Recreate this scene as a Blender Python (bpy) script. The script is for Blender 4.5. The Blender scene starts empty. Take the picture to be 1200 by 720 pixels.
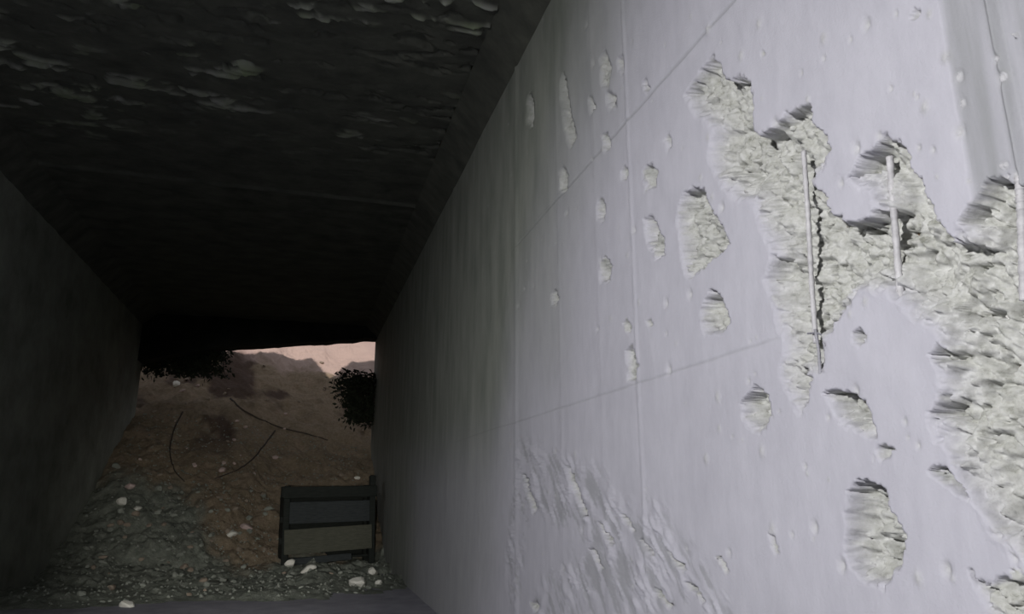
import bpy, math, random
import numpy as np
from mathutils import Matrix, Vector
random.seed(7)
rng = np.random.default_rng(11)
SC = bpy.context.scene
COL = SC.collection

# ---------------------------------------------------------------- camera
# culvert frame: x across (right +), y along the passage, z up; camera at the origin
F = 850.0
S = 0.8                                   # metres from the lens to the right wall
_d = np.array([(349-600)/F, -(577-360)/F, -1.0]); _d /= np.linalg.norm(_d)
_u = np.array([0, -_d[2], _d[1]]); _u /= np.linalg.norm(_u)
_r = np.cross(_d, _u)
RM = np.array([_r, _d, _u])               # camera space -> world
cam_d = bpy.data.cameras.new('camera'); cam = bpy.data.objects.new('camera', cam_d); COL.objects.link(cam)
cam_d.sensor_fit = 'HORIZONTAL'; cam_d.sensor_width = 36; cam_d.lens = 36*F/1200
cam_d.clip_start = 0.02; cam_d.clip_end = 200
cam.matrix_world = Matrix(RM.tolist()).to_4x4()
SC.camera = cam

# ---------------------------------------------------------------- world, sun, added spots, exposure
W = bpy.data.worlds.new('sky'); SC.world = W; W.use_nodes = True
bg = W.node_tree.nodes['Background']
bg.inputs[0].default_value = (0.93, 0.92, 1.0, 1); bg.inputs[1].default_value = 0.42

def aim(o, src, dst):
    o.location = src
    o.rotation_euler = (Vector(dst)-Vector(src)).to_track_quat('-Z', 'Y').to_euler()

sd = bpy.data.lights.new('sun', 'SUN'); sd.energy = 3.3; sd.angle = 0.02; sd.color = (1.0, 0.88, 0.83)
sun = bpy.data.objects.new('sun', sd); COL.objects.link(sun)
aim(sun, (0, 0, 12), (0.5, 10, 12-10*math.tan(math.radians(36))))

wd = bpy.data.lights.new('wall_key_spot', 'SPOT'); wd.energy = 345; wd.spot_size = math.radians(122); wd.spot_blend = 0.9  # unseen spot standing in for the light from behind on the right wall
wd.shadow_soft_size = 0.05; wd.color = (1.0, 0.985, 0.99)
wl = bpy.data.objects.new('wall_key_spot', wd); COL.objects.link(wl)
aim(wl, (-1.50, -0.20, 0.86), (0.80, 1.60, -1.02))

td = bpy.data.lights.new('mound_fill_spot', 'SPOT'); td.energy = 400; td.spot_size = math.radians(27); td.spot_blend = 0.8  # unseen spot added to brighten the earth mound down the passage
td.shadow_soft_size = 0.03; td.color = (1.0, 0.95, 0.88)
tl = bpy.data.objects.new('mound_fill_spot', td); COL.objects.link(tl)
aim(tl, (-0.15, 0.05, -0.05), (-0.45, 8.0, -0.15))

vs = SC.view_settings
vs.view_transform = 'Standard'; vs.look = 'None'; vs.exposure = 0.0; vs.gamma = 1.0; vs.use_curve_mapping = False

# ---------------------------------------------------------------- helpers
def ray(px, py):
    return RM @ np.array([(px-600)/F, -(py-360)/F, -1.0])
def on_wall(px, py):
    v = ray(px, py); v = v*S/v[0]; return v[1], v[2]

def _hash(ix, iy, seed):
    h = (ix.astype(np.int64)*374761393 + iy.astype(np.int64)*668265263 + seed*974711) & 0x7fffffff
    h = ((h ^ (h >> 13))*1274126177) & 0x7fffffff
    h = h ^ (h >> 16)
    return (h & 0xffff)/32767.5 - 1.0
def vnoise(x, y, seed=0):
    ix = np.floor(x); iy = np.floor(y); fx = x-ix; fy = y-iy
    ix = ix.astype(np.int64); iy = iy.astype(np.int64)
    ux = fx*fx*fx*(fx*(fx*6-15)+10); uy = fy*fy*fy*(fy*(fy*6-15)+10)
    a = _hash(ix, iy, seed); b = _hash(ix+1, iy, seed); c = _hash(ix, iy+1, seed); d = _hash(ix+1, iy+1, seed)
    return (a*(1-ux)+b*ux)*(1-uy) + (c*(1-ux)+d*ux)*uy
def fbm(x, y, seed=0, octv=4, gain=0.5):
    s = 0; a = 1.0; t = 0
    for k in range(octv):
        s = s + a*vnoise(x*1.0, y*1.0, seed+k*17); t += a; a *= gain
        x, y = (0.8*x-0.6*y)*2.03, (0.6*x+0.8*y)*2.03
    return s/t
def ridged(x, y, seed=0, octv=3):
    s = 0; a = 1.0; t = 0
    for k in range(octv):
        s = s + a*(1-np.abs(vnoise(x, y, seed+k*13))*2); t += a; a *= 0.5
        x, y = (0.8*x-0.6*y)*2.1, (0.6*x+0.8*y)*2.1
    return s/t
def sst(a, b, x):
    t = np.clip((x-a)/(b-a), 0, 1); return t*t*(3-2*t)

def grid_mesh(name, P, mat, attrs=None, flip=False, smooth=True):
    n, m = P.shape[:2]
    me = bpy.data.meshes.new(name)
    idx = np.arange(n*m).reshape(n, m)
    q = np.stack([idx[:-1, :-1], idx[1:, :-1], idx[1:, 1:], idx[:-1, 1:]], -1).reshape(-1, 4)
    if flip: q = q[:, ::-1]
    me.vertices.add(n*m); me.vertices.foreach_set('co', P.reshape(-1).astype(np.float32))
    me.loops.add(q.size); me.loops.foreach_set('vertex_index', q.reshape(-1).astype(np.int32))
    me.polygons.add(len(q)); me.polygons.foreach_set('loop_start', np.arange(0, q.size, 4, dtype=np.int32))
    me.update(calc_edges=True)
    me.polygons.foreach_set('use_smooth', np.full(len(q), smooth))
    for k, v in (attrs or {}).items():
        a = me.attributes.new(k, 'FLOAT', 'POINT'); a.data.foreach_set('value', v.reshape(-1).astype(np.float32))
    me.materials.append(mat)
    o = bpy.data.objects.new(name, me); COL.objects.link(o); return o

class MB:
    def __init__(s): s.v = []; s.f = []
    def add(s, V, Fc):
        o = len(s.v); s.v += [tuple(map(float, p)) for p in V]; s.f += [tuple(i+o for i in f) for f in Fc]
    def box(s, lo, hi, M=None, bev=0.0, jit=0.0):
        x0, y0, z0 = lo; x1, y1, z1 = hi
        b = min(bev, (x1-x0)*.4, (y1-y0)*.4, (z1-z0)*.4)
        V = []
        if b <= 0:
            for z in (z0, z1):
                V += [(x0, y0, z), (x1, y0, z), (x1, y1, z), (x0, y1, z)]
            Fc = [(3, 2, 1, 0), (4, 5, 6, 7), (0, 1, 5, 4), (1, 2, 6, 5), (2, 3, 7, 6), (3, 0, 4, 7)]
        else:
            def ring(i, z): return [(x0+i+b, y0+i, z), (x1-i-b, y0+i, z), (x1-i, y0+i+b, z), (x1-i, y1-i-b, z), (x1-i-b, y1-i, z), (x0+i+b, y1-i, z), (x0+i, y1-i-b, z), (x0+i, y0+i+b, z)]
            V = ring(b, z0)+ring(0, z0+b)+ring(0, z1-b)+ring(b, z1)
            Fc = [tuple(range(7, -1, -1)), tuple(range(24, 32))]
            for k in range(3):
                for i in range(8):
                    j = (i+1) % 8; Fc.append((k*8+i, k*8+j, k*8+8+j, k*8+8+i))
        if jit: V = [tuple(c+random.uniform(-jit, jit) for c in p) for p in V]
        if M is not None: V = [tuple(M @ Vector(p)) for p in V]
        s.add(V, Fc)
    def tube(s, pts, rad, n=8):
        pts = [Vector(p) for p in pts]; V = []; Fc = []
        for i, p in enumerate(pts):
            t = (pts[min(i+1, len(pts)-1)]-pts[max(i-1, 0)]).normalized()
            a = t.orthogonal().normalized() if i == 0 else (a - t*a.dot(t)).normalized()
            b = t.cross(a); r = rad[i] if hasattr(rad, '__len__') else rad
            for k in range(n):
                w = 2*math.pi*k/n; V.append(p + (a*math.cos(w)+b*math.sin(w))*r)
        for i in range(len(pts)-1):
            for k in range(n):
                j = (k+1) % n; Fc.append((i*n+k, i*n+j, i*n+n+j, i*n+n+k))
        Fc.append(tuple(range(n-1, -1, -1))); e = (len(pts)-1)*n; Fc.append(tuple(range(e, e+n)))
        s.add(V, Fc)
    def mesh(s, name, mat, smooth=False):
        me = bpy.data.meshes.new(name); me.from_pydata(s.v, [], s.f); me.update()
        me.materials.append(mat)
        if smooth: me.polygons.foreach_set('use_smooth', [True]*len(me.polygons))
        return me
    def build(s, name, mat, parent=None, smooth=False):
        o = bpy.data.objects.new(name, s.mesh(name, mat, smooth)); COL.objects.link(o)
        if parent: o.parent = parent
        return o
def empty(name, loc, rz=0.0):
    o = bpy.data.objects.new(name, None); COL.objects.link(o); o.location = loc; o.rotation_euler = (0, 0, rz); o.empty_display_size = .05; return o
def tag(o, label, cat, group=None, kind=None):
    o['label'] = label; o['category'] = cat
    if group: o['group'] = group
    if kind: o['kind'] = kind
    return o
def structure(o, label=None):
    o['kind'] = 'structure'
    if label: o['label'] = label
    return o

# ---------------------------------------------------------------- materials
def mat(name, build, rough=0.9, spec=0.25):
    m = bpy.data.materials.new(name); m.use_nodes = True
    N = m.node_tree.nodes; L = m.node_tree.links
    b = N['Principled BSDF']; b.inputs['Roughness'].default_value = rough; b.inputs['Specular IOR Level'].default_value = spec
    co = N.new('ShaderNodeTexCoord').outputs['Object']
    def noise(sc, det=5, rgh=.55, stretch=None):
        n = N.new('ShaderNodeTexNoise'); n.inputs['Scale'].default_value = sc; n.inputs['Detail'].default_value = det; n.inputs['Roughness'].default_value = rgh
        if stretch:
            mp = N.new('ShaderNodeMapping'); mp.inputs['Scale'].default_value = stretch; L.new(co, mp.inputs[0]); L.new(mp.outputs[0], n.inputs['Vector'])
        else: L.new(co, n.inputs['Vector'])
        return n.outputs['Fac']
    def ramp(fac, stops):
        r = N.new('ShaderNodeValToRGB'); e = r.color_ramp.elements
        while len(e) < len(stops): e.new(.5)
        for k, (p, c) in enumerate(stops): e[k].position = p; e[k].color = (*c, 1)
        L.new(fac, r.inputs[0]); return r.outputs[0]
    def attr(nm):
        a = N.new('ShaderNodeAttribute'); a.attribute_name = nm; return a.outputs['Fac']
    def mix(fac, a, c, mode='MIX'):
        x = N.new('ShaderNodeMix'); x.data_type = 'RGBA'; x.blend_type = mode
        for s_, v in ((x.inputs[0], fac), (x.inputs[6], a), (x.inputs[7], c)):
            if isinstance(v, (int, float)): s_.default_value = v
            elif isinstance(v, tuple): s_.default_value = (*v, 1)
            else: L.new(v, s_)
        return x.outputs[2]
    def bump(fac, strength, dist):
        p = N.new('ShaderNodeBump'); p.inputs['Strength'].default_value = strength; p.inputs['Distance'].default_value = dist
        L.new(fac, p.inputs['Height']); L.new(p.outputs[0], b.inputs['Normal'])
    class H: pass
    h = H(); h.noise, h.ramp, h.attr, h.mix, h.bump = noise, ramp, attr, mix, bump
    L.new(build(h), b.inputs['Base Color']); return m

def m_wall(h):
    base = h.ramp(h.noise(4, 7, .6), [(.3, (.385, .382, .425)), (.7, (.45, .447, .495))])
    base = h.mix(.5, base, h.ramp(h.noise(26, 6, .65, (1, 1, .35)), [(.3, (.365, .362, .405)), (.72, (.47, .467, .515))]))
    green = h.ramp(h.noise(9, 6, .6, (1, 1, .25)), [(.3, (.15, .17, .135)), (.75, (.28, .295, .25))])
    c = h.mix(h.attr('stain'), base, green)
    raw = h.ramp(h.noise(55, 7, .7), [(.30, (.20, .205, .175)), (.44, (.38, .385, .355)), (.60, (.47, .475, .455)), (.78, (.60, .605, .58))])
    c = h.mix(h.attr('raw'), c, raw)
    c = h.mix(h.attr('grime_shade'), c, (.19, .20, .195))
    h.bump(h.noise(160, 6, .7), .35, .004)
    return c
M_WALL = mat('poured_concrete', m_wall, .85, .3)
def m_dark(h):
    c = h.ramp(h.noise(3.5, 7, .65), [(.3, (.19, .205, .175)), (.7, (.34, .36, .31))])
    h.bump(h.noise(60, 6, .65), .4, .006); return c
M_LEFT = mat('dark_grey_green_concrete', m_dark)  # one dark grey-green tone, also used on the rear wall
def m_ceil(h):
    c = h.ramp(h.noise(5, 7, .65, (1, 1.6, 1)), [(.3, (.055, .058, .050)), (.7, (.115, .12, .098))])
    c = h.mix(h.attr('raw'), c, h.ramp(h.noise(7, 4), [(.35, (.40, .41, .37)), (.65, (.26, .31, .19))]))  # raised streaks tinted paler and greener, their lit highlights put into the colour
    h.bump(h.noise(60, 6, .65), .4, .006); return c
M_CEIL = mat('dark_ceiling_concrete', m_ceil)  # one dark tone for the ceiling and haunches
def m_floor(h):
    c = h.ramp(h.noise(6, 7, .6), [(.3, (.25, .25, .29)), (.7, (.37, .37, .42))])
    h.bump(h.noise(70, 6, .7), .5, .008); return c
M_FLOOR = mat('floor_concrete', m_floor)
def m_soil(h):
    br = h.ramp(h.noise(5, 8, .68), [(.28, (.16, .125, .085)), (.5, (.265, .215, .15)), (.74, (.38, .29, .22))])
    br = h.mix(.45, br, h.ramp(h.noise(32, 5, .6), [(.3, (.14, .115, .075)), (.7, (.35, .285, .21))]))
    gr = h.ramp(h.noise(14, 8, .7), [(.3, (.11, .125, .105)), (.55, (.21, .23, .195)), (.75, (.32, .34, .30))])
    c = h.mix(h.attr('rubble'), br, gr)
    c = h.mix(h.attr('humus'), c, (.055, .035, .032))
    c = h.mix(h.attr('sun_crest'), c, (.56, .44, .40))
    h.bump(h.noise(45, 8, .7), .7, .03); return c
M_SOIL = mat('brown_earth_and_rubble', m_soil, .95, .15)
def m_fill(h): return h.ramp(h.noise(3, 6), [(.3, (.10, .075, .05)), (.7, (.2, .15, .1))])
M_FILL = mat('embankment_fill', m_fill, .95, .1)
def simple(name, a, b, sc=20, rough=.9, bump=.3, dist=.004, spec=.25, stretch=None):
    def f(h):
        c = h.ramp(h.noise(sc, 6, .6, stretch), [(.3, a), (.7, b)]); h.bump(h.noise(sc*3, 5, .6, stretch), bump, dist); return c
    return mat(name, f, rough, spec)
M_SHADE_BLACK = simple('shade_black_concrete', (.010, .011, .009), (.026, .028, .024), 6)  # near-black lintel colour: shade of the far opening put into the material
M_PALE = simple('pale_limestone', (.62, .62, .55), (.85, .85, .78), 12)
M_PINK = simple('pinkish_stone', (.42, .33, .31), (.62, .5, .47), 12)
M_GREY = simple('grey_stone', (.17, .19, .16), (.33, .35, .31), 12)
M_BRST = simple('brown_stone', (.20, .165, .13), (.32, .27, .215), 12)
M_WOOD = simple('weathered_dark_timber', (.009, .012, .010), (.021, .025, .022), 18, .85, .4, .004, .25, (1, 8, 8))
M_WOODL = simple('greenish_worn_timber', (.055, .058, .044), (.092, .095, .073), 18, .85, .4, .004, .25, (1, 8, 8))
M_WOODB = simple('slate_blue_painted_timber', (.019, .024, .025), (.038, .045, .047), 18, .8, .4, .004, .3, (1, 8, 8))
M_ROOT = simple('root_bark', (.04, .032, .028), (.075, .06, .05), 40)
M_LEAF = simple('dark_leaf', (.010, .014, .008), (.026, .034, .018), 9, .8)
M_STEM = simple('brush_stem', (.018, .016, .012), (.04, .034, .025), 30)
M_BAR = simple('cement_smeared_steel', (.34, .335, .345), (.52, .515, .525), 60, .6, .3, .002, .4)
M_BARD = simple('rust_dulled_steel', (.20, .20, .22), (.32, .32, .35), 60, .6, .3, .002, .4)
M_WIRE = simple('tie_wire_steel', (.14, .14, .16), (.24, .24, .27), 80, .5, .1, .001, .4)

# ---------------------------------------------------------------- the setting
XR, XL = S, -2.25*S
ZF, ZH, CH = -0.82*S, 2.27*S, 0.175*S      # floor, underside edge of haunch, haunch size
ZC = ZH+CH
YB, YE = -2.0, 11.2*S                      # back of the passage, far opening

# --- right wall: gouged concrete
ys = [YB]
while ys[-1] < 0.35: ys.append(ys[-1]+0.05)
for px in np.arange(1290, 441, -1.55):
    y = S*(on_wall(px, 360)[0])/S
    if y > ys[-1]: ys.append(y)
ys = np.array([y for y in ys if y < YE-0.01]+[YE])
zs = np.concatenate([np.arange(ZF-.03, -0.27, .008), np.arange(-0.27, 0.66, .0023), np.arange(0.66, 1.05, .0042), np.arange(1.05, ZH+.03, .009)])
Y, Z = np.meshgrid(ys, zs, indexing='ij')
disp = np.zeros_like(Y); raw = np.zeros_like(Y); grime_shade = np.zeros_like(Y)
wy = Y + .008*fbm(Y*38, Z*38, 3) + .0055*fbm(Y*120, Z*120, 9)
wz = Z + .008*fbm(Y*38, Z*38, 5) + .0055*fbm(Y*120, Z*120, 7)
disp += .0020*fbm(Y*3, Z*3, 21) + .0007*fbm(Y*22, Z*14, 23)
# broken-out surface: chisel-like flakes running down and to the right, plus coarse aggregate
fa = (Y*.80+Z*.6); fb = (-Y*.6+Z*.80)
_w1 = fbm(Y*20, Z*20, 43)*.9
flake = ridged(fa*24+_w1, fb*52+_w1, 31, 3)*.0085 + ridged(Y*62+_w1, Z*62, 37, 3)*.0048 + fbm(Y*14, Z*14, 41)*.013 + fbm(Y*170, Z*170, 47, 2)*.0016
flake = flake + .010*sst(.84, .97, 1-np.abs(vnoise(fa*17+_w1*1.6, fb*34+_w1*1.6, 49))*1.6)*sst(-.1, .3, fbm(Y*18, Z*18, 50))
def gouge(poly, depth, soft, sharp=.009, pit_shade=0):
    P = np.array([on_wall(*p) for p in poly]); soft = min(soft, .55*(P[:, 1].max()-P[:, 1].min()))
    lo = P.min(0)-.03; hi = P.max(0)+.03
    i0, i1 = np.searchsorted(ys, [lo[0], hi[0]]); j0, j1 = np.searchsorted(zs, [lo[1], hi[1]])
    sl = np.s_[max(i0-1, 0):i1+1, max(j0-1, 0):j1+1]
    py, pz = wy[sl], wz[sl]
    best = np.full(py.shape, 1e9); ny = np.zeros_like(py); nz = np.zeros_like(py); inside = np.zeros(py.shape, bool)
    for a, b in zip(P, np.roll(P, -1, 0)):
        e = b-a; t = np.clip(((py-a[0])*e[0]+(pz-a[1])*e[1])/(e@e+1e-12), 0, 1)
        dy = a[0]+t*e[0]-py; dz = a[1]+t*e[1]-pz; d = np.hypot(dy, dz)
        k = d < best; best = np.where(k, d, best); ny = np.where(k, dy, ny); nz = np.where(k, dz, nz)
        inside ^= ((a[1] > pz) != (b[1] > pz)) & (py < (b[0]-a[0])*(pz-a[1])/((b[1]-a[1]) or 1e-9)+a[0])
    c = (-ny*.45+nz*.89)/(best+1e-6)          # +1 where the nearest rim lies above / nearer the lens
    w = soft + (sharp-soft)*sst(-.25, .45, c)
    prof = np.where(inside, sst(0, 1, best/w), 0)
    m = np.where(inside, sst(0, 1, (best+.006*fbm(Y[sl]*60, Z[sl]*60, 51)*sst(0, .01, best))/np.clip(w*.5, .003, .022)), 0)
    cav = sst(.28, .5, fbm(Y[sl]*46, Z[sl]*46, 53, 3))*.013
    rim = prof*(1-prof)*4*fbm(Y[sl]*75+.5*_w1[sl], Z[sl]*75, 57, 3)*.012
    new = prof*depth + m*np.minimum(1.2, depth/.016)*(1.35*flake[sl]+1.6*cav*prof) + rim*np.minimum(1, depth/.02)
    disp[sl] = np.where(m > 0, np.maximum(disp[sl], 0)*0+np.maximum(new, -.001), disp[sl])
    if pit_shade: grime_shade[sl] = np.maximum(grime_shade[sl], pit_shade*sst(.45, 1, prof)*(.7+.5*fbm(Y[sl]*50, Z[sl]*50, 58)))  # deep parts of the pits darkened: recess shade painted in
    raw[sl] = np.maximum(raw[sl], m*(.2+.8*np.sqrt(prof)))
BIG = [(800,112),(812,94),(826,76),(836,61),(845,76),(849,94),(866,87),(879,98),(884,122),(882,146),(889,160),(893,158),(908,142),(930,127),(945,121),(956,142),(972,176),(964,196),(957,214),(965,232),(977,250),(992,260),(1008,258),(1024,244),(1018,226),(992,210),(1004,186),(1024,166),(1042,154),(1060,176),(1075,206),(1090,242),(1106,268),(1122,282),(1120,262),(1134,236),(1150,205),(1180,208),(1200,224),(1250,210),(1250,760),(1180,740),(1150,700),(1190,665),(1172,640),(1150,618),(1128,580),(1108,540),(1094,520),(1085,486),(1100,460),(1086,420),(1098,406),(1084,388),(1056,368),(1036,346),(1004,350),(986,374),(971,402),(965,440),(950,442),(948,472),(938,492),(924,468),(913,440),(917,400),(904,360),(894,330),(904,300),(889,266),(882,240),(860,236),(838,212),(829,182),(835,152),(815,140)]
gouge(BIG, .036, .060, .008)
gouge([(1128,664),(1142,690),(1165,740),(1250,760),(1250,660),(1190,672),(1160,680)], .018, .03)
for poly, dep in [
  ([(797,233),(810,217),(823,222),(832,242),(848,268),(857,286),(841,301),(820,322),(806,332),(798,302),(792,260)], .020),
  ([(818,368),(832,336),(848,354),(856,380),(846,396),(825,394)], .017),
  ([(866,472),(883,451),(900,464),(906,490),(896,507),(880,510),(869,492)], .019),
  ([(962,464),(985,456),(1012,465),(1021,486),(1027,514),(1008,514),(984,500)], .022),
  ([(1026,520),(1038,518),(1046,532),(1036,546),(1024,538)], .010),
  ([(988,605),(992,574),(1010,558),(1030,569),(1046,596),(1062,632),(1056,664),(1036,694),(1010,684),(988,650)], .026),
  ([(1086,556),(1104,549),(1128,572),(1138,594),(1116,580),(1096,570)], .010),
  ([(997,390),(1006,382),(1016,392),(1010,408),(998,406)], .011),
  ([(754,258),(765,252),(778,280),(778,300),(768,308),(758,285)], .014),
  ([(752,200),(762,190),(771,204),(768,222),(757,226)], .012),
  ([(727,200),(731,194),(737,204),(733,214),(727,212)], .009),
  ([(699,240),(704,231),(710,246),(707,262),(700,258)], .011),
  ([(702,308),(709,298),(717,312),(713,334),(704,334)], .014),
  ([(646,346),(650,337),(655,350),(652,362),(646,360)], .009),
  ([(730,378),(735,370),(740,382),(738,394),(731,394)], .008),
  ([(733,410),(741,404),(748,430),(744,452),(735,450)], .008),
  ([(756,378),(761,372),(766,384),(761,390)], .006),
  ([(655,205),(660,195),(666,208),(662,230),(655,226)], .012),
  ([(778,165),(783,156),(787,172),(782,186)], .007),
  ([(617,118),(621,108),(626,124),(624,152),(617,148)], .016),
  ([(656,96),(661,84),(668,128),(676,160),(668,176),(660,150)], .016),
  ([(702,70),(710,58),(716,82),(712,108),(704,100)], .014),
  ([(722,72),(729,66),(734,80),(728,92)], .012),
  ([(708,114),(718,108),(724,124),(714,132)], .012),
  ([(688,116),(694,112),(698,128),(692,136)], .012),
  ([(704,160),(712,154),(716,176),(708,182)], .009),
  ([(752,96),(757,92),(762,104),(756,114)], .008),
  ([(1066,16),(1072,10),(1080,18),(1074,24)], .006),
  ([(748,630),(755,634),(766,650),(764,658),(754,646)], .009), ([(726,600),(732,603),(744,620),(742,628),(732,616)], .007),
    ([(780,646),(790,650),(806,668),(800,674),(788,662)], .009), ([(800,678),(812,684),(830,704),(824,710),(808,694)], .010),
    ([(764,688),(774,692),(790,712),(784,716),(770,702)], .008), ([(838,652),(846,655),(856,672),(852,678),(842,664)], .007),
    ([(664,545),(669,546),(684,590),(690,608),(682,604),(672,576)], .007), ([(612,556),(618,560),(630,598),(626,604),(618,584)], .007),
    ([(700,610),(706,614),(722,640),(718,646),(706,628)], .007), ([(620,706),(628,704),(634,716),(626,720)], .009),
    ([(898,622),(904,626),(914,650),(910,656),(902,642)], .005), ([(690,640),(696,644),(708,668),(704,672),(696,658)], .007),
  ([(890,60),(894,56),(897,64),(892,66)], .004)]:
    gouge(poly, dep*1.5, .03, .0045, .55 if dep < .0165 else .12)
# little blow holes and pocks all over the skin
for k in range(190):
    px = random.uniform(560, 1190); py = random.uniform(15, 700)
    cy, cz = on_wall(px, py); r = random.choice([.0022, .003, .004, .0055])*(1+.25*cy)
    i0, i1 = np.searchsorted(ys, [cy-3*r, cy+3*r]); j0, j1 = np.searchsorted(zs, [cz-4*r, cz+4*r]); sl = np.s_[i0:i1, j0:j1]
    q = np.exp(-(((Y[sl]-cy)/r)**2+((Z[sl]-cz)/(r*1.4))**2)); s_ = 1 if random.random() < .65 else -.5
    disp[sl] += np.where(raw[sl] > .1, 0, q*r*.9*s_); raw[sl] = np.maximum(raw[sl], q*.5)
# joint fins, board step and construction lines
def vfin(px, h, w, z0=-9, z1=9):
    global disp
    y0 = on_wall(px, 300)[0]; disp -= h*np.exp(-((Y-y0-.004*fbm(Z*3, Z*0, 4))/w)**2)*(Z > z0)*(Z < z1)*(raw < .3)
vfin(605, .0060, .014); vfin(742, .0036, .006)
for px, h in ((530, .004), (565, .002), (655, .0018), (700, .0012)): vfin(px, h, .012)
yb = .835*S; yr = .752*S
band = sst(yb+.002, yb-.004, Y); disp += np.where(raw < .3, .0035*band, 0)
disp += np.where(raw < .3, .004*sst(yr-.004, yr-.010, Y) - .005*np.exp(-((Y-yr)/.0035)**2) , 0)
grime_shade = np.maximum(grime_shade, 0.8*band*(.6+.4*fbm(Y*60, Z*4, 60))*(raw < .3))
for zz, w_, d_, ya, ye in ((1.237*S, .0035, .0045, 1.2*S, 3.6*S), (.33*S, .003, .0012, 1.3*S, 5*S)):
    grime_shade = np.maximum(grime_shade, (.55 if zz > .6 else .25)*(raw < .3)*np.exp(-((Z-zz-.002*fbm(Y*9, Y*0, 8))/w_)**2)*sst(ya, ya+.1, Y)*(1-sst(ye-.3, ye, Y)))
    disp += np.where(raw < .3, d_*np.exp(-((Z-zz-.002*fbm(Y*9, Y*0, 8))/w_)**2)*sst(ya, ya+.1, Y)*(1-sst(ye-.3, ye, Y)), 0)
# drag marks low on the wall: flaky laitance sliding down and to the right
px_c = [(615,550),(660,560),(700,600),(760,655),(820,690),(850,740),(640,740),(600,680)]
Pm = np.array([on_wall(*p) for p in px_c])
msk = np.zeros_like(Y)
for (a, b, rr) in ((0, 2, .16), (2, 4, .11), (4, 5, .09), (6, 3, .2), (0, 7, .15)):
    e = Pm[b]-Pm[a]; t = np.clip(((Y-Pm[a][0])*e[0]+(Z-Pm[a][1])*e[1])/(e@e), 0, 1)
    msk = np.maximum(msk, 1-sst(rr*.4, rr, np.hypot(Y-Pm[a][0]-t*e[0], Z-Pm[a][1]-t*e[1])))
da = (Y*.72+Z*.69); db = (Y*.69-Z*.72); db = db+.012*fbm(Y*15, Z*15, 72)
st = ridged(db*30, da*7, 71, 3)
disp -= msk*(raw < .3)*(np.maximum(st-.25, 0)*.016*sst(-.3, .3, fbm(Y*11, Z*8, 75)) + .002*fbm(Y*40, Z*25, 73))
grime_shade = np.maximum(grime_shade, msk*.45*sst(.25, -.2, st)*(raw < .3))  # low parts between the marks coloured darker
low = sst(-.10, -.42, Z)*sst(2.4, 1.2, Y)
grime_shade = np.maximum(grime_shade, low*.35*(raw < .4)*(.6+.4*fbm(Y*9, Z*20, 83)))
# algae-green run marks toward the ceiling, and a broad darker green beyond the first joint
stn = sst(1.7, 2.9, Y + .35*fbm(Y*1.5, Z*1.0, 90) + .75*(Z-.8))*.9
stn = np.maximum(stn, .75*sst(.1, .5, fbm(Y*7, Z*.8, 95))*sst(1.35, 2.0, Y)*sst(.35, .95, Z))
stn = np.clip(stn*(1-.6*sst(.5, -.1, Z)), 0, 1)
stn = np.maximum(stn, .8*sst(4.2, 6.0, Y))
P = np.stack([XR+disp, Y, Z], -1)
wall_right = structure(grid_mesh('wall_right', P, M_WALL, {'raw': raw, 'stain': stn, 'grime_shade': np.clip(grime_shade, 0, 1)}), 'pale grey concrete wall with broken-out hollows and exposed bars')

# reinforcing bars laid bare in the hollows: parts of the wall
def bar(pts, r, m, label, name='reinforcing_bar', off=.004):
    b = MB(); P_ = [on_wall(*p) for p in pts]; path = []; rad = []
    n = 90
    for i in range(n+1):
        t = i/n*(len(P_)-1); k = min(int(t), len(P_)-2); u = t-k
        yy = P_[k][0]*(1-u)+P_[k+1][0]*u; zz = P_[k][1]*(1-u)+P_[k+1][1]*u
        path.append((XR+off, yy, zz)); rad.append(r*(1+.05*math.sin(i*2.1)+.14*math.sin(i*.37+2)*math.sin(i*.91)))
    b.tube(path, rad, 10); o = b.build(name, m, wall_right, True)
    o['label'] = label; return o
bar([(935,176),(940,250),(944,330),(949,402)], .0044, M_BAR, 'pale smeared steel bar in the tall left hollow', off=.012)
bar([(953,386),(957,410),(960,452)], .0028, M_BARD, 'thin dark bar end below the left bar')
bar([(962,392),(966,420),(969,455)], .0026, M_BARD, 'second thin dark bar end beside the first')
bar([(1031,182),(1036,250),(1043,340),(1046,388)], .0052, M_BAR, 'cement coated steel bar in the middle hollow', off=.018)
bar([(1190,206),(1193,250),(1196,352)], .0055, M_BAR, 'white smeared steel bar at the right-hand hollow', off=.006)
bar([(944,391),(954,390),(962,393)], .0016, M_WIRE, 'thin tie wire across the bar', 'tie_wire')

# --- ceiling with haunches
xs = np.linspace(XL+CH, XR-CH, 240); yc = np.concatenate([np.linspace(YB, 2.5, 40), np.linspace(2.51, 5.0, 320), np.linspace(5.03, YE, 90)])
X, Yc = np.meshgrid(xs, yc, indexing='ij')
near = sst(4.9, 3.0, Yc)
pat = fbm(X*7.5+.8*fbm(Yc*3, X*3, 2), Yc*19, 101, 4)
lens = sst(.24, .46, pat)*near*sst(.30, -.15, fbm(X*1.6, Yc*2.0, 120))
hole = sst(.25, .5, fbm(X*6, Yc*14, 140, 4))*near
ZZ = ZC - .024*lens + .030*hole + .004*fbm(X*10, Yc*12, 110)
yj = 5.95*S
ZZ -= .020*np.exp(-((Yc-yj-.02*X)/.018)**2)
structure(grid_mesh('ceiling', np.stack([X, Yc, ZZ], -1), M_CEIL, {'raw': lens}), 'dark rough concrete ceiling crossed by a thin joint')
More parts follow.
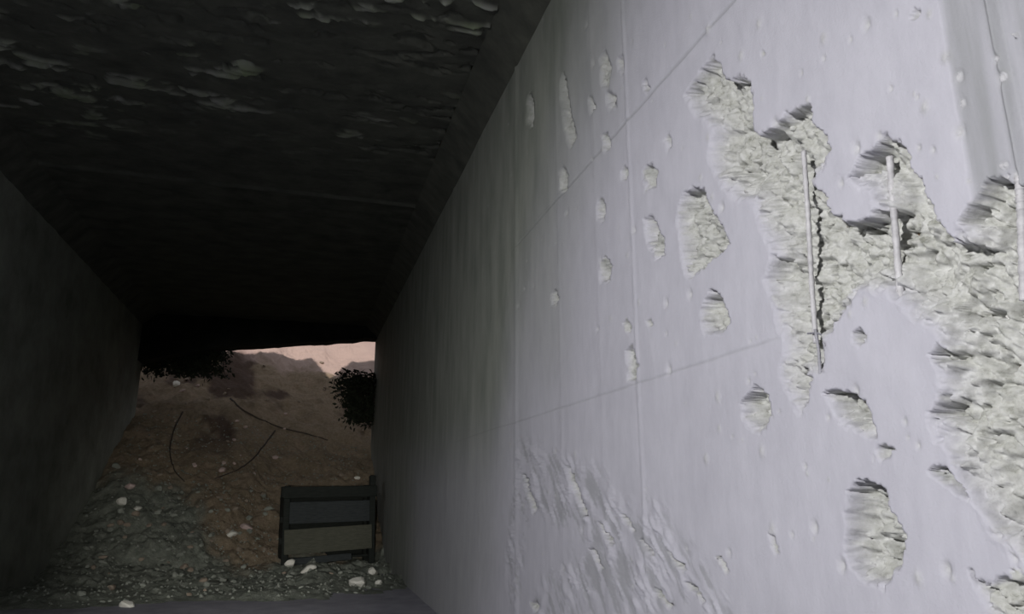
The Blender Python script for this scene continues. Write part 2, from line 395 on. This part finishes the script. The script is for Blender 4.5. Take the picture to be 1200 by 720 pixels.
def strip(name, c0, c1, m, label, nx=10):
    yy = np.linspace(YB, YE, 160); t = np.linspace(0, 1, nx)
    T, YY = np.meshgrid(t, yy, indexing='ij')
    PX = c0[0]+(c1[0]-c0[0])*T; PZ = c0[1]+(c1[1]-c0[1])*T
    d = .004*fbm(YY*5, T*3, 55)*np.sin(np.pi*T)
    z0 = np.zeros_like(T)
    return structure(grid_mesh(name, np.stack([PX, YY, PZ-d], -1), m, {'raw': z0}), label)
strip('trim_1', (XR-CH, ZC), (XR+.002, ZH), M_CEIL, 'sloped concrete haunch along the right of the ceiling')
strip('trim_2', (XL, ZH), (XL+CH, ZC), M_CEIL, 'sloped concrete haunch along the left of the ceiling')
# --- left wall
zl = np.linspace(ZF-.03, ZH+.002, 60); yl = np.linspace(YB, YE, 200)
Yl, Zl = np.meshgrid(yl, zl, indexing='ij')
dl = .004*fbm(Yl*4, Zl*2, 61)+.004*sst(.2, .5, fbm(Yl*10, Zl*1.2, 66))
for yy in (2.4, 4.0, 5.6, 7.2): dl += .005*np.exp(-((Yl-yy)/.02)**2)
structure(grid_mesh('wall_left', np.stack([XL+dl, Yl, Zl], -1), M_LEFT, flip=True), 'dark grey-green concrete wall on the left')
# --- floor, added back wall and the ground over the passage
xf = np.linspace(XL-.05, XR+.05, 90); yf = np.linspace(YB, YE, 220)
Xf, Yf = np.meshgrid(xf, yf, indexing='ij')
structure(grid_mesh('floor', np.stack([Xf, Yf, ZF+.006*fbm(Xf*4, Yf*4, 77)-.004], -1), M_FLOOR, flip=True), 'bare concrete floor strip in front of the rubble')
b = MB(); b.box((XL-.3, YB-.25, ZF-.3), (XR+.3, YB, ZC+.2)); structure(b.build('wall_back_blocker', M_LEFT))  # unseen wall added to keep sky light out of the near end
TOP = 4.67*S
b = MB(); NB = 260; bx = np.linspace(XL-4, XR+4, NB)
bt = TOP - .55*S*sst(.2, -1.5, bx/S) - 1.15*S*np.clip(1-np.abs(bx/S-.30)/.36, 0, 1) + .05*S*fbm(bx*4, bx*0+9, 310) + .03*fbm(bx*18, bx*0, 312)  # fill top sloped and notched to shape the sunlit band on the mound
for i in range(NB-1):
    b.add([(bx[i], YB-.25, ZC+.045), (bx[i+1], YB-.25, ZC+.045), (bx[i+1], YE, ZC+.045), (bx[i], YE, ZC+.045), (bx[i], YB-.25, bt[i]), (bx[i+1], YB-.25, bt[i+1]), (bx[i+1], YE, bt[i+1]), (bx[i], YE, bt[i])], [(3, 2, 1, 0), (4, 5, 6, 7), (0, 1, 5, 4), (2, 3, 7, 6)])
structure(b.build('trim_3', M_FILL), 'unseen earth fill above the concrete passage, its top shaped for the sunlight')
# lintel over the far opening, its underside lower to the left
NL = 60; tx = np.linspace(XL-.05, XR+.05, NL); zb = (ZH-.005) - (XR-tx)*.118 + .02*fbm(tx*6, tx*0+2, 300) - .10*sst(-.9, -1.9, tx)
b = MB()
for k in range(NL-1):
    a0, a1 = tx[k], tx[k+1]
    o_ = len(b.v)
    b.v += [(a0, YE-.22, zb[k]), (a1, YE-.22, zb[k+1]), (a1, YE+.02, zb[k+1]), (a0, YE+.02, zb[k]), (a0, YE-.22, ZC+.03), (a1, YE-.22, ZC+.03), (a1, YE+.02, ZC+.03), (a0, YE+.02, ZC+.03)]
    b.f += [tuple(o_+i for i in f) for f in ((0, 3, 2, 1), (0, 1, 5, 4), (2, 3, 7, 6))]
structure(b.build('trim_7', M_SHADE_BLACK), 'dark lintel over the far opening')
b = MB(); b.box((XR+.07, YB-.25, ZF-.5), (XR+4, YE, ZC+.045)); structure(b.build('trim_4', M_FILL), 'earth fill behind the right wall')
b = MB(); b.box((XL-4, YB-.25, ZF-.5), (XL-.05, YE, ZC+.045)); structure(b.build('trim_5', M_FILL), 'earth fill behind the left wall')
b = MB(); b.box((XL-.5, YB-.2, ZF-.35), (XR+.5, YE, ZF-.03)); structure(b.build('trim_6', M_FILL), 'ground under the floor')

# ---------------------------------------------------------------- earth mound filling the far opening
def soil_h(x, y):
    """height of the earth above the culvert datum, all in metres"""
    u = y/S; xx = x/S
    toe = 8.15 + .55*sst(-1.6, .4, xx) + .25*fbm(x*1.3, y*.0+3, 200)
    h = -.80 + .60*np.maximum(u-toe, 0)
    h = np.where(u < toe, -.80-.02*(toe-u), h)
    h += .03*np.exp(-((u-toe)/.5)**2)
    h = np.minimum(h, 4.2+.1*u*0)
    amp = sst(6.2, 8.5, u)
    h += amp*(.11*fbm(x*1.7, y*1.7, 205)+.075*fbm(x*5, y*5, 210)+.030*fbm(x*15, y*15, 213)+.014*fbm(x*34, y*34, 215))
    # rubble spread thin over the floor in front
    h += (.05+.05*fbm(x*4, y*4, 220)+.025*fbm(x*14, y*14, 225))*sst(5.9, 6.9, u+.5*fbm(x*2, y*2, 228)+.35*sst(.2, .9, xx)*-1.2)*(1-sst(8.5, 10, u))
    h -= .05*(1-sst(5.6, 6.6, u))
    return h*S
xsn = np.concatenate([np.linspace(XL-3.2, XL-.03, 50)[:-1], np.linspace(XL-.03, XR+.03, 210), np.linspace(XR+.03, XR+3.2, 50)[1:]])
ysn = np.concatenate([np.linspace(4.6, 11.6, 420), np.linspace(11.65, 16, 60)])
Xs, Ys = np.meshgrid(xsn, ysn, indexing='ij')
Zs = soil_h(Xs, Ys)
outside = (Ys < YE) & ((Xs < XL-.031) | (Xs > XR+.031))
u_ = Ys/S; x_ = Xs/S
edge = 9.0 + .9*sst(-.3, -1.9, x_) - .9*np.exp(-((x_+.45)/.45)**2) + .9*sst(.0, .7, x_)*0 + .5*fbm(Xs*3, Ys*3, 230)
rub = 1-sst(-.35, .35, u_-edge+.25*fbm(Xs*9, Ys*9, 233))
hum = sst(.1, .45, fbm(Xs*2.2+4, Ys*1.6, 240)+.55*np.exp(-((x_+1.15)/.55)**2-((u_-12.2)/1.1)**2)-.15)*sst(10.2, 11, u_)*.8
sun_crest = .85*sst(13.2, 13.9, u_+.6*fbm(Xs*3, Ys*3, 260))*.8  # crest coloured pale pink: the sunlit rim is painted in here too
sun_crest = np.maximum(sun_crest, 0)+0*sst(.15, .5, fbm(Xs*2, Ys*2, 250)-.25+.9*np.exp(-((x_-.35)/.4)**2-((u_-13.2)/.8)**2))
keep = Xs.copy()
# clamp the flanks beneath the fill to the opening so no earth stands inside the walls
inside_cols = (xsn >= XL-.031) & (xsn <= XR+.031)
Zs[outside] = ZF-.45
soil = grid_mesh('earth_mound', np.stack([Xs, Ys, Zs], -1), M_SOIL, {'rubble': rub, 'humus': hum, 'sun_crest': sun_crest}, flip=True)
tag(soil, 'brown earth slope with grey rubble at its foot blocking the far opening', 'earth')

def on_soil(px, py):
    v = ray(px, py); v = v/v[1]
    t = np.linspace(4.7, 15.5, 2500); pts = t[:, None]*v
    k = np.argmax(pts[:, 2] < soil_h(pts[:, 0], pts[:, 1]))
    return pts[k]

# ---------------------------------------------------------------- wooden crate at the foot of the mound
CX, CY = .30, 6.75
base_z = float(soil_h(np.array([CX]), np.array([CY]))[0])
WD, DP, HT = .79, .30, .71
cr = empty('wooden_crate', (CX, CY, -.80*S), math.radians(7))
cr.rotation_euler = (math.radians(-3), math.radians(-1.2), math.radians(7))
tag(cr, 'dark broken slatted wooden crate standing on the rubble by the right wall', 'crate')
def cpart(name, lo, hi, m, rot=0.0, lab=None):
    c = [(a+b_)/2 for a, b_ in zip(lo, hi)]
    b = MB(); b.box([a-k for a, k in zip(lo, c)], [a-k for a, k in zip(hi, c)], None, .004, .0022)
    o = b.build(name, m, cr); o.location = c; o.rotation_euler = (0, rot, 0)
    if lab: o['label'] = lab
    return o
h2 = WD/2
cpart('corner_post', (-h2, 0, .05), (-h2+.05, .05, HT-.01), M_WOOD)
cpart('corner_post', (h2-.05, 0, .03), (h2, .05, HT+.07), M_WOOD, 0, 'tall post standing above the crate')
cpart('corner_post', (-h2, DP-.05, .0), (-h2+.05, DP, HT), M_WOOD)
cpart('corner_post', (h2-.05, DP-.05, .0), (h2, DP, HT), M_WOOD)
cpart('front_board', (-h2-.01, -.022, HT-.115), (h2+.01, -.001, HT-.02), M_WOOD)
cpart('front_board', (-h2+.035, .006, HT-.325), (h2-.045, .026, HT-.145), M_WOODB, 0, 'slate blue board')
cpart('front_board', (-h2+.015, -.026, HT-.565), (h2-.03, -.002, HT-.365), M_WOODL, math.radians(-1.5), 'paler greenish board')
cpart('front_board', (-h2+.04, .004, HT-.655), (h2-.20, .022, HT-.60), M_WOODB, math.radians(-2), 'narrow board')
for z0, z1 in ((.10, .22), (.27, .40), (.45, .62)):
    cpart('back_board', (-h2, DP, z0), (h2, DP+.02, z1), M_WOOD)
    for sx in (-1, 1):
        xa = sx*(h2-.012)
        cpart('side_board', (min(xa-.01, xa+.01), .0, z0), (max(xa-.01, xa+.01), DP, z1), M_WOOD)
for k in range(3):
    cpart('bottom_board', (-h2+.05, .03+k*.13, .085), (h2-.05, .14+k*.13, .103), M_WOOD)

# ---------------------------------------------------------------- stones
def stone_mesh(seed, sq=(1, 1, 1)):
    import bmesh
    bm = bmesh.new(); bmesh.ops.create_icosphere(bm, subdivisions=2, radius=1)
    r = random.Random(seed)
    planes = [(Vector((r.gauss(0, 1), r.gauss(0, 1), r.gauss(0, 1))).normalized(), r.uniform(.55, .85)) for _ in range(9)]
    for v in bm.verts:
        for n, d in planes:
            e = v.co.dot(n)
            if e > d: v.co -= n*(e-d)
        v.co = Vector((v.co.x*sq[0], v.co.y*sq[1], v.co.z*sq[2]))
    me = bpy.data.meshes.new('stone'); bm.to_mesh(me); bm.free(); return me
VAR = {}
for mk, mm in (('pale', M_PALE), ('pink', M_PINK), ('grey', M_GREY), ('brown', M_BRST)):
    for k in range(4):
        me = stone_mesh(hash((k, len(mk))) % 1000 + k, [(1, .8, .7), (1.3, .8, .6), (1, 1, .85), (1.5, .7, .55)][k]); me.materials.append(mm); VAR[mk, k] = me
PX_M = 1/ 880.
def stone(px, py, size_px, mk, k, label, group=None, rz=None, cat='stone'):
    p = on_soil(px, py)
    r = size_px*.5*np.linalg.norm(p)/880.
    o = bpy.data.objects.new('stone', VAR[mk, k]); COL.objects.link(o)
    z = float(soil_h(np.array([p[0]]), np.array([p[1]]))[0])
    o.location = (p[0], p[1], z+r*.25); o.scale = (r, r, r)
    o.rotation_euler = (random.uniform(-.3, .3), random.uniform(-.3, .3), random.uniform(0, 6.3) if rz is None else rz)
    tag(o, label, cat, group); return o
for px, py, s_, mk, k, lab in [
  (340,663,13,'pale',2,'small round white stone under the front left corner of the crate'),
  (361,670,15,'pale',1,'long pale chip lying under the front of the crate'),
  (419,687,25,'pale',0,'largest pale stone, on the floor in front of the crate'),
  (437,674,21,'pale',3,'long pale stone standing between the crate and the right wall'),
  (444,685,9,'pale',2,'small pale stone nearest the right wall, in front of the crate'),
  (143,591,13,'pale',2,'bright white stone beside the left wall at the slope foot'),
  (142,601,9,'grey',2,'dull grey stone just below the bright one by the left wall'),
  (161,598,10,'pale',0,'pale angular stone right of the bright one by the left wall'),
  (136,548,9,'grey',2,'grey stone highest up against the left wall'),
  (152,572,11,'pink',0,'reddish stone above the bright one by the left wall'),
  (272,628,13,'pale',0,'white stone on the brown earth left of the crate'),
  (288,620,13,'pink',1,'pinkish chip just right of the white stone left of the crate'),
  (248,629,9,'grey',3,'thin grey chip left of the white stone in mid slope'),
  (215,667,10,'brown',2,'lone tan stone on the open rubble floor'),
  (131,691,12,'brown',3,'flat tan stone on the rubble toward the left wall'),
  (95,698,9,'grey',2,'small grey stone at the bottom left on the rubble'),
  (149,714,20,'pale',0,'big pale stone at the bottom edge of the picture'),
  (322,538,8,'pink',1,'small pinkish chip above the crate on the brown earth'),
  (260,553,9,'pink',2,'small pink stone in the middle of the earth slope'),
  (206,452,10,'pale',2,'bright white stone high on the left of the earth slope'),
  (236,436,9,'pink',0,'pinkish stone near the top left of the earth slope'),
  (400,558,9,'brown',0,'tan stone resting on the earth right above the crate'),
  (418,562,8,'pale',1,'pale chip above the right corner of the crate')]:
    stone(px, py, s_, mk, k, lab, 'stones lying on the earth slope and rubble')
n = 0
while n < 120:
    px = random.uniform(90, 440); py = random.uniform(565, 712)
    if px < 150-(py-540)*.62 + 14: continue
    if 318 < px < 450 and py < 668: continue
    if py > 700 and px > 200: continue
    stone(px, py, random.choice([4, 5, 6, 7, 9]), 'grey' if random.random() < .75 else 'brown', random.randrange(4), 'small dull stone among the many in the grey rubble', 'small stones in the grey rubble'); n += 1
n = 0
while n < 60:
    px = random.uniform(160, 440); py = random.uniform(420, 560)
    if px < 160+(470-py)*.1: continue
    stone(px, py, random.choice([3, 4, 5, 6]), 'brown' if random.random() < .7 else 'pink', random.randrange(4), 'small brown clod among the many on the earth slope', 'small clods on the earth slope', cat='clod'); n += 1
# fine grit, too small to pick apart
g = MB()
for k in range(2600):
    x = random.uniform(XL+.05, XR-.05); y = random.uniform(4.9, 9.0); z = float(soil_h(np.array([x]), np.array([y]))[0])
    if z < ZF+.004: continue
    r = random.uniform(.006, .016); c = [(random.uniform(.6, 1.2)*r*a) for a in (1, 1, 1)]
    t = random.uniform(0, 6.3)
    V = [(x+r*math.cos(t+i*1.57)*random.uniform(.7, 1.2), y+r*math.sin(t+i*1.57)*random.uniform(.7, 1.2), z) for i in range(4)]+[(x, y, z+r*.8), (x, y, z-r*.6)]
    g.add(V, [(0, 1, 4), (1, 2, 4), (2, 3, 4), (3, 0, 4), (1, 0, 5), (2, 1, 5), (3, 2, 5), (0, 3, 5)])
tag(g.build('grit', M_GREY), 'loose grey grit strewn over the rubble', 'grit', None, 'stuff')

# ---------------------------------------------------------------- roots on the slope
def root(pts, r, label):
    Q = []
    for (a, c) in zip(pts[:-1], pts[1:]):
        for t in np.linspace(0, 1, 7)[:-1]: Q.append((a[0]*(1-t)+c[0]*t, a[1]*(1-t)+c[1]*t))
    Q.append(pts[-1]); W_ = []
    for q in Q:
        p = on_soil(*q); z = float(soil_h(np.array([p[0]]), np.array([p[1]]))[0]); W_.append((p[0], p[1], z+r*.6))
    W_ = np.array(W_)
    for _ in range(3): W_[1:-1] = (W_[:-2]+2*W_[1:-1]+W_[2:])/4
    W_[:, 2] = np.maximum(W_[:, 2], soil_h(W_[:, 0], W_[:, 1])+r*.3)
    b = MB(); b.tube(W_, np.linspace(r, r*.55, len(W_)), 7)
    tag(b.build('root', M_ROOT, None, True), label, 'root', 'dark roots on the earth slope')
root([(270,468),(283,481),(303,492),(330,503),(358,509),(384,517)], .011, 'dark root running across the slope above the crate')
root([(322,506),(312,520),(298,538),(280,552),(252,562)], .010, 'dark root curving down to the left from the crossing root')
root([(214,484),(203,505),(198,530),(203,552),(216,566)], .009, 'dark root hanging down the left of the slope')

# ---------------------------------------------------------------- brush hanging in the far opening
def brush(loc, dims, nstem, nleaf, label, hang):
    o = empty('brush', loc); tag(o, label, 'bush', 'dark brush in the far opening')
    s_ = MB(); lf = MB(); tips = []
    for k in range(nstem):
        a = Vector((random.uniform(-.5, .5)*dims[0], random.uniform(-.3, .3)*dims[1], 0)); p = a.copy(); pts = [p.copy()]
        d = Vector((random.uniform(-.4, .4), random.uniform(-.3, .3), -1 if hang else 1))
        for j in range(6):
            d += Vector((random.uniform(-.35, .35), random.uniform(-.3, .3), random.uniform(-.1, .1))); p = p + d.normalized()*dims[2]/6.5; pts.append(p.copy())
        s_.tube(pts, np.linspace(.009, .003, 7), 5); tips.append(pts)
    for k in range(nleaf):
        pts = random.choice(tips); t = random.random()*5.99; i = int(t); c = pts[i].lerp(pts[i+1], t-i)
        c = c + Vector((random.gauss(0, .05), random.gauss(0, .05), random.gauss(0, .04)))
        L_ = random.uniform(.04, .075); w = L_*.45
        u = Vector((random.gauss(0, 1), random.gauss(0, 1), random.gauss(-.4, .7))).normalized(); v = u.orthogonal().normalized(); nn = u.cross(v)
        q = random.uniform(0, 6.3); v2 = v*math.cos(q)+nn*math.sin(q); n2 = u.cross(v2)
        lf.add([c, c+u*L_*.35+v2*w*.5+n2*.006, c+u*L_*.75+v2*w*.35, c+u*L_, c+u*L_*.75-v2*w*.35, c+u*L_*.35-v2*w*.5+n2*.006], [(0, 1, 2, 3), (0, 3, 4, 5)])
    s_.build('stem', M_STEM, o); f = lf.build('foliage', M_LEAF, o); f['kind'] = 'stuff'
def at_depth(px, py, y):
    v = ray(px, py); return v*y/v[1]
brush(tuple(at_depth(222, 398, YE+.2)), (.80, .3, .46), 46, 4600, 'dark brush hanging over the left of the far opening', True)
brush(tuple(at_depth(426, 492, YE-.10)), (.36, .3, .62), 26, 3400, 'dark brush growing at the right edge of the far opening', False)
